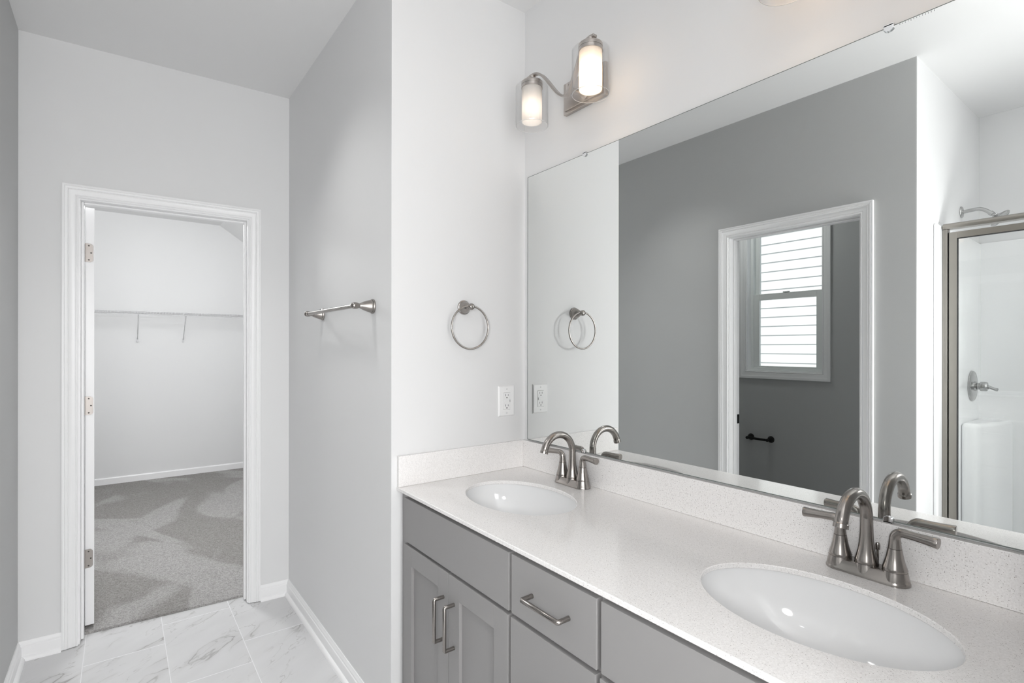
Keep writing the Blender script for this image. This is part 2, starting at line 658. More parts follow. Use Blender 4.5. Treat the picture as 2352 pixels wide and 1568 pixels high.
# closet walls
struct(MB().box(-4.95, -4.82, -2.4, 0.40, 0, CZ).build('wall_closet_back', M_WALL))
struct(MB().box(-4.82, -1.62, -2.4, -2.28, 0, CZ).build('wall_closet_left', M_WALL))
b = MB().prism([(0.28, 0), (0.40, 0), (0.40, CZ - 0.85 * sl), (0.28, CZ - 0.73 * sl)], -4.82, -1.50,
               Matrix(((0, 0, 1, 0), (1, 0, 0, 0), (0, 1, 0, 0), (0, 0, 0, 1))))
struct(b.build('wall_closet_right', M_WALL))
b = MB().box(-1.58, -1.48, -0.455, 0.28, 0, CZ - 0.02)
b.box(-1.62, -1.52, -2.28, YS - WT, 0, CZ - 0.02)
struct(b.build('wall_closet_front', M_WALL))

# ------------------------------------------------------------------ trim: baseboards, casings, jambs
BBP = [(0, 0), (0.027, 0), (0.0262, 0.006), (0.024, 0.011), (0.020, 0.0155), (0.0155, 0.018), (0.0135, 0.0185),
       (0.0135, 0.054), (0.0125, 0.058), (0.0095, 0.061), (0.0095, 0.066), (0.0085, 0.069), (0.005, 0.074), (0.0035, 0.0802), (0, 0.0802)]


def baseboard(name, p0, p1, nrm, m0=0, m1=0, prof=BBP, z=0.0):
    """m0/m1: +1 inside-corner mitre, 0 square."""
    p0, p1, nrm = Vector((*p0, 0)), Vector((*p1, 0)), Vector((*nrm, 0)).normalized()
    d = (p1 - p0).normalized()
    n = len(prof)
    vs = [p0 + nrm * t + d * (t * m0) + Vector((0, 0, h + z)) for t, h in prof]
    vs += [p1 + nrm * t - d * (t * m1) + Vector((0, 0, h + z)) for t, h in prof]
    fs = [tuple(range(n)), tuple(range(2 * n - 1, n - 1, -1))]
    fs += [(i, n + i, n + (i + 1) % n, (i + 1) % n) for i in range(n)]
    return struct(MB().add(vs, fs).build(name, M_TRIM, smooth=30))


def wp(s):
    p = MW @ Vector((s, 0, 0))
    return (p.x, p.y)


n2 = (wn_.x, wn_.y)
wend = 1.1055
baseboard('baseboard_hall', (farx(DN), DN), (0.0, DN), (0, -1), 1, 0)
baseboard('baseboard_west_right', wp(0.0), wp(DS0 - 0.063), n2, 1, 0)
baseboard('baseboard_west_left', wp(DS1 + 0.063), wp(wend), n2, 0, 1)
baseboard('baseboard_south_left', (farx(YS), YS), (WX0 - 0.063, YS), (0, 1), 1, 0)
baseboard('baseboard_south_right', (WX1 + 0.063, YS), (XS, YS), (0, 1), 0, 0)
PLAIN = [(0, 0), (0.013, 0), (0.013, 0.060), (0.008, 0.068), (0, 0.070)]
baseboard('baseboard_closet', (-4.82, 0.28), (-4.82, -2.28), (1, 0), 0, 0, PLAIN, 0.008)

CAP = [(0, 0), (0, 0.007), (0.003, 0.0095), (0.007, 0.0095), (0.009, 0.0065), (0.0125, 0.0095), (0.020, 0.0100), (0.029, 0.0120),
       (0.034, 0.0150), (0.0365, 0.0125), (0.040, 0.0160), (0.0455, 0.0172), (0.048, 0.0150), (0.0505, 0.0172), (0.057, 0.0172), (0.057, 0)]


def casing_into(b, M, x0, x1, z0, z1, closed=False, prof=CAP):
    """picture-frame moulding round an opening; local x along the wall, y out of the wall, z up."""
    n = len(prof)
    rings = []
    vs = []
    if closed:
        path = lambda w: [(x0 - w, z0 - w), (x0 - w, z1 + w), (x1 + w, z1 + w), (x1 + w, z0 - w)]
    else:
        path = lambda w: [(x0 - w, z0), (x0 - w, z1 + w), (x1 + w, z1 + w), (x1 + w, z0)]
    for w, t in prof:
        for a, c in path(w):
            vs.append((a, t, c))
    fs = []
    for i in range(n):
        j = (i + 1) % n
        for k in range(4 if closed else 3):
            k2 = (k + 1) % 4
            fs.append((i * 4 + k, i * 4 + k2, j * 4 + k2, j * 4 + k))
    if not closed:
        fs.append(tuple(i * 4 for i in range(n)))
        fs.append(tuple(i * 4 + 3 for i in range(n)))
    b.add(vs, fs, M)


def doorway(name, M, x0, x1, zt, depth, stop):
    r = empty(name, M @ Vector(((x0 + x1) / 2, 0, 0)))
    b = MB()
    casing_into(b, M, x0 - 0.006, x1 + 0.006, 0.003, zt + 0.006)
    b.build('casing', M_TRIM, r, smooth=25)
    b = MB()
    b.box(x0 - JT, x0, -depth, 0.0, 0.004, zt, M)
    b.box(x1, x1 + JT, -depth, 0.0, 0.004, zt, M)
    b.box(x0 - JT, x1 + JT, -depth, 0.0, zt, zt + JT, M)
    b.build('jamb', M_TRIM, r)
    s0, s1 = stop
    b = MB()
    b.box(x0, x0 + 0.010, s0, s1, 0.006, zt, M)
    b.box(x1 - 0.010, x1, s0, s1, 0.006, zt, M)
    b.box(x0 + 0.010, x1 - 0.010, s0, s1, zt - 0.010, zt, M)
    b.build('stop', M_TRIM, r, bevel=0.003)
    return struct(r)


cd = doorway('trim_1', MW, DS0, DS1, DZ, WT, (-0.075, -0.040))
MS = Matrix.Translation((0, YS, 0))
wdr = doorway('trim_2', MS, WX0, WX1, WZ, WT, (-0.075, -0.040))
# latch plate on the WC jamb
b = MB().box(WX0 - 0.001, WX0 + 0.0015, YS - 0.113, YS - 0.082, 0.889, 0.946)
sp = b.build('strike_plate', M_BLACKM, wdr, bevel=0.001)
sp['label'] = 'black latch plate'

# closet door, swung open into the closet
DOOR_TH, DOOR_L = 0.035, 0.683
hinge = MW @ Vector((0.8895, -0.131, 0))
ang = math.atan2(-wn_.y, -wn_.x) + math.radians(5.2)
MD = Matrix.Translation((hinge.x, hinge.y, 0)) @ Matrix.Rotation(ang, 4, 'Z')
# local x runs away from the hinge into the closet, local y from the hinge face towards the door's other face
test = MD @ Vector((0, 1, 0)) - MD @ Vector((0, 0, 0))
sgn = 1 if test.y > 0 else -1
dr = empty('door_1', (hinge.x, hinge.y, 0.028))
b = MB().box(0, DOOR_L, 0, sgn * DOOR_TH, 0.028, 2.034, MD)
b.build('slab', M_TRIM, dr, bevel=0.0015)
M_HNG = mat('satin_nickel_hinge', (0.27, 0.25, 0.235), 0.36, 0.95)
for zc in (1.817, 1.0825, 0.3485):
    h = 0.0445
    rr = 0.014
    w = 0.030
    poly = [(-0.010, -h), (w - rr, -h)]
    poly += [(w - rr + rr * math.sin(a), -h + rr - rr * math.cos(a)) for a in [PI / 2 * i / 6 for i in range(1, 7)]]
    poly += [(w - rr + rr * math.cos(a), h - rr + rr * math.sin(a)) for a in [PI / 2 * i / 6 for i in range(0, 7)]]
    poly += [(-0.010, h)]
    MH = MD @ Matrix(((0, 0, -1, 0), (sgn, 0, 0, 0), (0, 1, 0, zc), (0, 0, 0, 1)))
    hb = MB().prism(poly, 0.0, 0.0022, MH)
    ho = hb.build('hinge', M_HNG, dr)
    for px, pz in ((0.0135, 0.034), (0.022, 0.0), (0.0135, -0.034)):
        MB().lathe([(0.0034, 0.0021), (0.0034, 0.0032), (0.0, 0.0034)], MH @ Matrix.Translation((px, pz, 0)), 12).build('screw', M_PLUG, ho)
struct(dr)

# ------------------------------------------------------------------ WC window and the neighbour's siding
wr = empty('window_1', ((NX0 + NX1) / 2, YX, NZ0))
b = MB()
MX = Matrix.Translation((0, YX, 0))
casing_into(b, MX, NX0 + 0.006, NX1 - 0.006, NZ0 + 0.006, NZ1 - 0.006, True,
            [(0, 0), (0, 0.008), (0.003, 0.010), (0.007, 0.0095), (0.010, 0.007), (0.013, 0.0095), (0.03, 0.011), (0.037, 0.0145), (0.042, 0.0168), (0.057, 0.0172), (0.057, 0)])
b.build('casing', M_TRIM, wr, smooth=25)
b = MB()
for x0, x1, z0, z1 in ((NX0, NX0 + 0.012, NZ0, NZ1), (NX1 - 0.012, NX1, NZ0, NZ1), (NX0 + 0.012, NX1 - 0.012, NZ0, NZ0 + 0.012), (NX0 + 0.012, NX1 - 0.012, NZ1 - 0.012, NZ1)):
    b.box(x0, x1, YX - 0.06, YX, z0, z1)
b.build('jamb', M_TRIM, wr)
yf0, yf1 = YX - 0.125, YX - 0.055
b = MB()
f = 0.034
for x0, x1, z0, z1 in ((NX0 + .001, NX0 + f, NZ0 + .001, NZ1 - .001), (NX1 - f, NX1 - .001, NZ0 + .001, NZ1 - .001), (NX0 + f, NX1 - f, NZ0 + .001, NZ0 + f), (NX0 + f, NX1 - f, NZ1 - f, NZ1 - .001)):
    b.box(x0, x1, yf0, yf1, z0, z1)
b.build('frame', M_VINYL, wr, bevel=0.002)


def sash(name, x0, x1, y0, y1, z0, z1, wl, wr_, wb, wt):
    b = MB()
    b.box(x0, x0 + wl, y0, y1, z0, z1)
    b.box(x1 - wr_, x1, y0, y1, z0, z1)
    b.box(x0 + wl, x1 - wr_, y0, y1, z0, z0 + wb)
    b.box(x0 + wl, x1 - wr_, y0, y1, z1 - wt, z1)
    o = b.build(name, M_VINYL, wr, bevel=0.002)
    ym = (y0 + y1) / 2
    MB().box(x0 + wl - .003, x1 - wr_ + .003, ym - 0.002, ym + 0.002, z0 + wb - .003, z1 - wt + .003).build('pane', M_WINGL, o)
    return o


so = sash('lower_sash', NX0 + f, NX1 - f, YX - 0.088, YX - 0.062, NZ0 + 0.02, 1.802, 0.046, 0.042, 0.028, 0.050)
MB().box(-0.325, -0.275, YX - 0.075, YX - 0.058, 1.802, 1.812).build('sash_lock', M_VINYL, so, bevel=0.003)
sash('upper_sash', NX0 + f, NX1 - f, YX - 0.120, YX - 0.094, 1.765, NZ1 - 0.02, 0.032, 0.010, 0.035, 0.035)
struct(wr)

hs = empty('neighbor_house', (-1.5, -7.4, 0.0))
b = MB()
EXPO = 0.1525
for k in range(-2, 26):
    z0 = 1.123 + (k - 3) * EXPO
    vs, o = [], []
    b.prism([(-7.40, z0), (-7.381, z0), (-7.398, z0 + EXPO + 0.01), (-7.40, z0 + EXPO + 0.01)], -6.5, 4.0,
            Matrix(((0, 0, 1, 0), (1, 0, 0, 0), (0, 1, 0, 0), (0, 0, 0, 1))))
b.build('siding', M_SIDING, hs)
MB().box(-6.5, 4.0, -7.6, -7.40, -0.4, 4.6).build('wall', M_SIDING, hs)
tag(hs, 'white lap-sided house wall in sun outside the toilet room window', 'house')

# ------------------------------------------------------------------ added east window (unseen, put in to carry the east fill light)
er = empty('added_window_2', (XE, (EY0 + EY1) / 2, EZ0))
ME = Matrix(((0, -1, 0, XE), (1, 0, 0, 0), (0, 0, 1, 0), (0, 0, 0, 1)))
b = MB()
casing_into(b, ME, EY0, EY1, EZ0, EZ1, True)
b.build('casing', M_TRIM, er, smooth=25)
b = MB()
for y0, y1, z0, z1 in ((EY0, EY0 + 0.03, EZ0, EZ1), (EY1 - 0.03, EY1, EZ0, EZ1), (EY0 + .03, EY1 - .03, EZ0, EZ0 + 0.03), (EY0 + .03, EY1 - .03, EZ1 - 0.03, EZ1), (EY0 + .03, EY1 - .03, 1.60, 1.64)):
    b.box(XE + 0.03, XE + 0.10, y0, y1, z0, z1)
b.build('frame', M_VINYL, er)
MB().box(XE + 0.060, XE + 0.064, EY0 + .03, EY1 - .03, EZ0 + .03, EZ1 - .03).build('pane', M_WINGL, er)
struct(er)

# ------------------------------------------------------------------ vanity
CT, CB = 0.880, 0.8675           # countertop top and underside
YC = -0.557                     # countertop front edge
VX = 1.6075                      # right end of the vanity
SINKS = ((0.344, -0.283), (1.249, -0.2825))
SA, SB = 0.2165, 0.154


def ell(cx, cy, a, bb, n=72):
    return [(cx + a * math.cos(2 * PI * i / n), cy + bb * math.sin(2 * PI * i / n)) for i in range(n)]


def countertop():
    bm = bmesh.new()
    ch = 0.0018

    def rect(i):
        return [(0.0005 + i, YC + i), (VX - i, YC + i), (VX - i, YN - 0.0005 - i), (0.0005 + i, YN - 0.0005 - i)]

    def loops(z, d):
        return [[bm.verts.new((x, y, z)) for x, y in p] for p in
                [rect(d)] + [ell(cx, cy, SA + d, SB + d) for cx, cy in SINKS]]

    L = [loops(CT, ch), loops(CT - ch, 0), loops(CB + ch, 0), loops(CB, ch)]
    for a, c in zip(L[:-1], L[1:]):
        for la, lc in zip(a, c):
            n = len(la)
            for i in range(n):
                bm.faces.new((la[i], la[(i + 1) % n], lc[(i + 1) % n], lc[i]))
    for lv in (L[0], L[-1]):
        es = []
        for lp in lv:
            n = len(lp)
            for i in range(n):
                e = bm.edges.get((lp[i], lp[(i + 1) % n]))
                es.append(e)
        bmesh.ops.triangle_fill(bm, use_beauty=True, use_dissolve=False, edges=es)
    bmesh.ops.recalc_face_normals(bm, faces=bm.faces)
    og = Vector((VX / 2, YC / 2, CB))
    for v in bm.verts:
        v.co -= og
    me = bpy.data.meshes.new('countertop')
    bm.to_mesh(me)
    bm.free()
    me.materials.append(M_QUARTZ)
    o = bpy.data.objects.new('countertop', me)
    COL.objects.link(o)
    o.location = og
    ORG[o.name] = og
    return o


tag(countertop(), 'long speckled white quartz countertop with two oval sink cutouts', 'countertop')
o = MB().box(0.0005, VX, YN - 0.020, YN - 0.0005, CT + 0.0003, 0.987).build('backsplash', M_QUARTZ, bevel=0.0015)
tag(o, 'long speckled quartz backsplash strip under the wall mirror', 'backsplash', 'quartz backsplash strips')
o = MB().box(0.0005, 0.0165, YC + 0.002, YN - 0.0205, CT + 0.0003, 0.987).build('backsplash', M_QUARTZ, bevel=0.0015)
tag(o, 'short speckled quartz splash strip on the side wall below the outlet', 'backsplash', 'quartz backsplash strips')


def make_sink(cx, cy, label):
    r = empty('sink', (cx, cy, CB - 0.155))
    b = MB()
    n = 96
    prof = []
    # undermount bowl, slightly larger than the cutout at the rim
    N = 18
    for i in range(N + 1):
        t = i / N
        a = t * PI / 2
        sc = math.cos(a) ** 0.55 if i < N else 0.0
        prof.append((max(sc, 0.10), -0.0005 - 0.142 * math.sin(a) ** 0.95))
    ri = 1.028
    vs, fs = [], []
    rings = []
    rings.append((1.12, -0.0005, 0))
    rings.append((ri, -0.0005, 0))
    for sc, h in prof[1:]:
        rings.append((ri * sc, h, 0))
    for sc, h, _ in rings:
        for k in range(n):
            a = 2 * PI * k / n
            # rounder towards the drain
            e = min(1.0, max(0.0, (sc - 0.1) / 0.9))
            rx = SA * sc * e + 0.5 * (SA + SB) * sc * (1 - e)
            ry = SB * sc * e + 0.5 * (SA + SB) * sc * (1 - e)
            vs.append((cx + rx * math.cos(a), cy + ry * math.sin(a), CB + h))
    m = len(rings)
    for i in range(m - 1):
        for k in range(n):
            k2 = (k + 1) % n
            fs.append((i * n + k, i * n + k2, (i + 1) * n + k2, (i + 1) * n + k))
    # outside skin
    off = len(vs)
    outer = [(1.12, -0.0005), (1.12, -0.012), (1.07, -0.014)] + [(ri * sc + 0.05, h - 0.012) for sc, h in prof[1:]]
    for sc, h in outer:
        for k in range(n):
            a = 2 * PI * k / n
            e = min(1.0, max(0.0, (sc - 0.1) / 0.9))
            rx = SA * sc * e + 0.5 * (SA + SB) * sc * (1 - e)
            ry = SB * sc * e + 0.5 * (SA + SB) * sc * (1 - e)
            vs.append((cx + rx * math.cos(a), cy + ry * math.sin(a), CB + h))
    for i in range(len(outer) - 1):
        for k in range(n):
            k2 = (k + 1) % n
            fs.append((off + i * n + k, off + (i + 1) * n + k, off + (i + 1) * n + k2, off + i * n + k2))
    last_in, last_out = (m - 1) * n, off + (len(outer) - 1) * n
    for k in range(n):
        k2 = (k + 1) % n
        fs.append((last_in + k, last_in + k2, last_out + k2, last_out + k))
        fs.append((k, k2, off + k2, off + k))
    b.add(vs, fs)
    b.build('bowl', M_PORC, r, smooth=50)
    zb = CB - 0.1425
    MB().lathe([(0.0285, -0.004), (0.0285, 0.002), (0.026, 0.003), (0.020, 0.0015), (0.0, 0.0015)], Matrix.Translation((cx, cy, zb)), 32).build('drain', M_NICK, r, smooth=40)
    MB().lathe([(0.017, 0.0016), (0.017, 0.006), (0.012, 0.008), (0.0, 0.0085)], Matrix.Translation((cx, cy, zb)), 28).build('stopper', M_NICK, r, smooth=40)
    return tag(r, label, 'sink', 'undermount oval sinks')


make_sink(*SINKS[0], 'white oval undermount sink by the side wall with the towel ring')
make_sink(*SINKS[1], 'white oval undermount sink in the foreground, nearest the camera')


# --- faucets
def make_faucet(cx, label):
    y0 = -0.048
    r = empty('faucet', (cx, y0, CT))
    b = MB()
    # base plate: stadium outline, sloping sides, three bosses
    def stad(hl, rr, z, n=20):
        pts = []
        for i in range(n + 1):
            a = -PI / 2 + PI * i / n
            pts.append((cx + hl + rr * math.cos(a), y0 + rr * math.sin(a), z))
        for i in range(n + 1):
            a = PI / 2 + PI * i / n
            pts.append((cx - hl + rr * math.cos(a), y0 + rr * math.sin(a), z))
        return pts
    rings = [stad(0.051, 0.0275, CT + 0.0003), stad(0.051, 0.0275, CT + 0.003), stad(0.051, 0.0265, CT + 0.006),
             stad(0.051, 0.0235, CT + 0.014), stad(0.051, 0.0205, CT + 0.021), stad(0.051, 0.019, CT + 0.0235), stad(0.051, 0.016, CT + 0.0245)]
    n = len(rings[0])
    vs = [p for q in rings for p in q]
    fs = [tuple(range(n - 1, -1, -1)), tuple(range((len(rings) - 1) * n, len(rings) * n))]
    for i in range(len(rings) - 1):
        for k in range(n):
            k2 = (k + 1) % n
            fs.append((i * n + k, i * n + k2, (i + 1) * n + k2, (i + 1) * n + k))
    b.add(vs, fs)
    for dx in (-0.051, 0, 0.051):
        b.lathe([(0.0265, 0.004), (0.0252, 0.012), (0.0235, 0.020), (0.0222, 0.0262), (0.0, 0.0262)], Matrix.Translation((cx + dx, y0, CT)), 32)
    b.build('base', M_NICK, r, smooth=38)
    # spout: flared foot rising into a gooseneck
    path, rad = [], []
    for h, q in ((0.0266, 0.0216), (0.030, 0.0218), (0.033, 0.0212), (0.042, 0.0186), (0.055, 0.0158), (0.070, 0.0139), (0.088, 0.0127), (0.105, 0.0121), (0.122, 0.0118)):
        path.append((cx, y0, CT + h))
        rad.append(q)
    RC = 0.0655
    zc = CT + 0.119
    for i in range(0, 31):
        a = math.radians(i * 5.5)
        path.append((cx, y0 - RC + RC * math.cos(a), zc + RC * math.sin(a) * 0.98))
        rad.append(0.0117 + 0.0006 * (i / 30))
    p1, p0 = Vector(path[-1]), Vector(path[-2])
    td = (p1 - p0).normalized()
    for k, q in ((0.001, 0.0128), (0.002, 0.0137), (0.010, 0.0140)):
        path.append(tuple(p1 + td * k))
        rad.append(q)
    MB().tube(path, rad, 24).build('spout', M_NICK, r, smooth=38)
    # handles
    for sgn_ in (-1, 1):
        hx = cx + 0.051 * sgn_
        b = MB()
        b.lathe([(0.0216, 0.0264), (0.0219, 0.030), (0.0213, 0.033), (0.0178, 0.044), (0.0150, 0.056), (0.0132, 0.067), (0.0124, 0.0715)], Matrix.Translation((hx, y0, CT)), 32)
        ho = b.build('handle', M_NICK, r, smooth=38)
        path, rad = [(hx, y0, CT + 0.0722), (hx, y0, CT + 0.080), (hx, y0, CT + 0.088)], [0.0120, 0.0112, 0.0104]
        rb = 0.016
        for i in range(1, 10):
            a = math.radians(i * 9.6)
            path.append((hx + sgn_ * (rb - rb * math.cos(a)), y0 - 0.002 * i / 9, CT + 0.091 + rb * math.sin(a)))
            rad.append(0.0101 - 0.0012 * i / 9)
        ex, ez = path[-1][0], path[-1][2]
        for k, q in ((0.010, 0.0086), (0.022, 0.0087), (0.036, 0.0094), (0.050, 0.0104), (0.0575, 0.0110), (0.059, 0.0104)):
            path.append((ex + sgn_ * k, y0 - 0.002 - 0.10 * k, ez - 0.002 * (k / 0.05)))
            rad.append(q)
        MB().tube(path, rad, 22).build('lever', M_NICK, ho, smooth=38)
    b = MB()
    b.tube([(cx + 0.012, y0 + 0.026, CT + 0.0003), (cx + 0.012, y0 + 0.026, CT + 0.052)], 0.0024, 10)
    b.lathe([(0.0025, 0.0), (0.0045, 0.002), (0.0048, 0.012), (0.0032, 0.016), (0.0, 0.0165)], Matrix.Translation((cx + 0.012, y0 + 0.026, CT + 0.050)), 16)
    b.build('drain_lift_rod', M_NICK, r, smooth=40)
    return tag(r, label, 'faucet', 'two handled vanity faucets')


make_faucet(0.346, 'brushed nickel gooseneck faucet behind the sink by the side wall')
make_faucet(1.254, 'brushed nickel gooseneck faucet behind the foreground sink')

# --- cabinets
YF = -0.533        # face frame plane
YD = -0.552        # front of doors and drawers
ZK = 0.10          # toe kick height


def pull(parent, c, vertical, L=0.136):
    """round bar pull with mitred ends; c = (x, z) of its middle."""
    x, z = c
    hl = L / 2
    so_ = 0.032
    rr = 0.0056
    d = (0, 1) if vertical else (1, 0)
    pts = []
    e = [(-(hl - rr), 0.0), (-(hl - rr), so_ - rr), ]
    path = [(-(hl - rr), 0.0), (-(hl - rr), -so_ * 0.5), (-(hl - rr), -(so_ - 0.0014)), (-(hl - rr - 0.0014), -so_), (0, -so_),
            ((hl - rr - 0.0014), -so_), ((hl - rr), -(so_ - 0.0014)), ((hl - rr), -so_ * 0.5), ((hl - rr), 0.0)]
    P3 = [(x + d[0] * a, YD - 0.0002 + bb, z + d[1] * a) for a, bb in path]
    return MB().tube(P3, rr, 16).build('handle', M_NICK, parent, smooth=50)


def shaker(parent, x0, x1, z0, z1, st=0.060):
    b = MB()
    b.box(x0, x0 + st, YD, YF - 0.0008, z0, z1)
    b.box(x1 - st, x1, YD, YF - 0.0008, z0, z1)
    b.box(x0 + st, x1 - st, YD, YF - 0.0008, z0, z0 + st)
    b.box(x0 + st, x1 - st, YD, YF - 0.0008, z1 - st, z1)
    b.box(x0 + st - 0.002, x1 - st + 0.002, YD + 0.0095, YF - 0.0012, z0 + st - 0.002, z1 - st + 0.002)
    return b.build('door', M_CAB, parent, bevel=0.0006)


def slab(name, parent, x0, x1, z0, z1):
    return MB().box(x0, x1, YD, YF - 0.0008, z0, z1).build(name, M_CAB, parent, bevel=0.0007)


def carcass(name, x0, x1, open_top=True):
    r = empty(name, ((x0 + x1) / 2, -0.27, 0.0))
    b = MB()
    t = 0.016
    zt = CB - 0.0004
    b.box(x0, x0 + t, YF + 0.019, YN - 0.001, 0.0, zt)
    b.box(x1 - t, x1, YF + 0.019, YN - 0.001, 0.0, zt)
    b.box(x0 + t, x1 - t, YF + 0.019, YN - 0.001, ZK, ZK + t)
    b.box(x0 + t, x1 - t, YN - 0.012, YN - 0.001, ZK + t, zt)
    b.box(x0 + t, x1 - t, YF + 0.075, YF + 0.09, 0.0, ZK)
    b.build('carcass', M_CAB, r)
    b = MB()
    s = 0.038
    b.box(x0, x0 + s, YF, YF + 0.019, ZK, zt)
    b.box(x1 - s, x1, YF, YF + 0.019, ZK, zt)
    b.box(x0 + s, x1 - s, YF, YF + 0.019, zt - 0.035, zt)
    b.box(x0 + s, x1 - s, YF, YF + 0.019, 0.685, 0.725)
    b.box(x0 + s, x1 - s, YF, YF + 0.019, ZK, ZK + 0.035)
    b.build('face_frame', M_CAB, r)
    return r


ZD1, ZD0 = 0.8550, 0.710      # top drawer-front band
ZT = 0.6985                   # top of the doors
g_ = 'grey vanity base cabinets'
r = carcass('vanity_cabinet', 0.0008, 0.6555)
slab('drawer_front', r, 0.055, 0.6495, ZD0, ZD1)
d1 = shaker(r, 0.0500, 0.3505, 0.115, ZT)
d2 = shaker(r, 0.3535, 0.6465, 0.115, ZT)
pull(d1, (0.3245, 0.5585), True)
pull(d2, (0.3855, 0.5585), True)
tag(r, 'grey sink cabinet with two panel doors next to the side wall', 'cabinet', g_)
r = carcass('vanity_cabinet', 0.6560, 0.9545)
a = slab('drawer', r, 0.6615, 0.9485, ZD0, ZD1)
pull(a, (0.805, 0.782), False)
a = slab('drawer', r, 0.6580, 0.9450, 0.412, ZT)
pull(a, (0.805, 0.555), False)
a = slab('drawer', r, 0.6580, 0.9450, 0.115, 0.402)
pull(a, (0.805, 0.26), False)
tag(r, 'grey drawer cabinet between the two sink cabinets', 'cabinet', g_)
r = carcass('vanity_cabinet', 0.9550, 1.6055)
slab('drawer_front', r, 0.9615, 1.556, ZD0, ZD1)
d1 = shaker(r, 0.9580, 1.2570, 0.115, ZT)
d2 = shaker(r, 1.2600, 1.5590, 0.115, ZT)
pull(d1, (1.2270, 0.5585), True)
pull(d2, (1.2900, 0.5585), True)
tag(r, 'grey sink cabinet under the foreground sink, cut off by the bottom edge', 'cabinet', g_)

# ------------------------------------------------------------------ mirror and clips
YM = 0.003        # mirror face
MX0, MX1, MZ0, MZ1 = 0.0275, 1.575, 0.9905, 2.056
r = empty('wall_mirror', ((MX0 + MX1) / 2, YN, MZ0))
b = MB()
b.box(MX0, MX1, YM, YN - 0.0005, MZ0, MZ1)
o = b.build('mirror_glass', [M_EDGE, M_MIRROR], r)
for p in o.data.polygons:
    if p.normal.y < -0.9:
        p.material_index = 1
b = MB()
bw = 0.0022  # border strip: dark reflection in the polished edge, put into the colour
for x0, x1, z0, z1 in ((MX0, MX0 + bw, MZ0, MZ1), (MX1 - bw, MX1, MZ0, MZ1), (MX0 + bw, MX1 - bw, MZ0, MZ0 + bw), (MX0 + bw, MX1 - bw, MZ1 - 0.0014, MZ1)):
    b.box(x0, x1, YM - 0.0003, YM, z0, z1)
b.build('seamed_edge', M_EDGE, r)['label'] = 'thin seamed edge of the mirror with its dark reflection painted in'
b = MB()
for i in range(13):
    x = 1.297 + i * 0.0049
    hh = 0.0035 if i in (4, 9, 10, 11, 12) else 0.0025
    b.box(x, x + 0.0009, YM - 0.0002, YM, 2.0535 - hh, 2.0535)
o = b.build('dark_tick_row', M_TICK, r)  # row of small dark marks on the mirror face
o['label'] = 'row of tiny dark tick marks'
tag(r, 'large frameless wall mirror above the double vanity', 'mirror')


def clip(x, z, top, label):
    r = empty('mirror_clip', (x, YN, z))
    sg = -1 if top else 1
    w = 0.0095
    poly = [(-w, -0.004), (w, -0.004), (w, 0.004)] + [(w * math.cos(t), 0.004 + 0.007 * math.sin(t)) for t in [PI * i / 12 for i in range(1, 12)]] + [(-w, 0.004)]
    Mx = Matrix(((1, 0, 0, x), (0, 0, 1, 0), (0, sg, 0, z), (0, 0, 0, 1)))
    MB().prism(poly, YM - 0.0045, YM - 0.0005, Mx).build('tab', M_CHROME, r, bevel=0.001)
    MB().box(x - w, x + w, YM - 0.0045, YN - 0.0004, z - sg * 0.0010, z - sg * 0.0045).build('bracket', M_CHROME, r)
    return tag(r, label, 'mirror clip', 'chrome mirror clips')


clip(0.357, MZ1, True, 'small chrome clip on the top mirror edge below the fully visible wall light')
clip(1.278, MZ1, True, 'small chrome clip on the top mirror edge at the upper right')
clip(0.352, MZ0, False, 'small chrome clip on the lower mirror edge behind the faucet by the side wall')
clip(1.278, MZ0, False, 'small chrome clip on the lower mirror edge behind the foreground faucet')


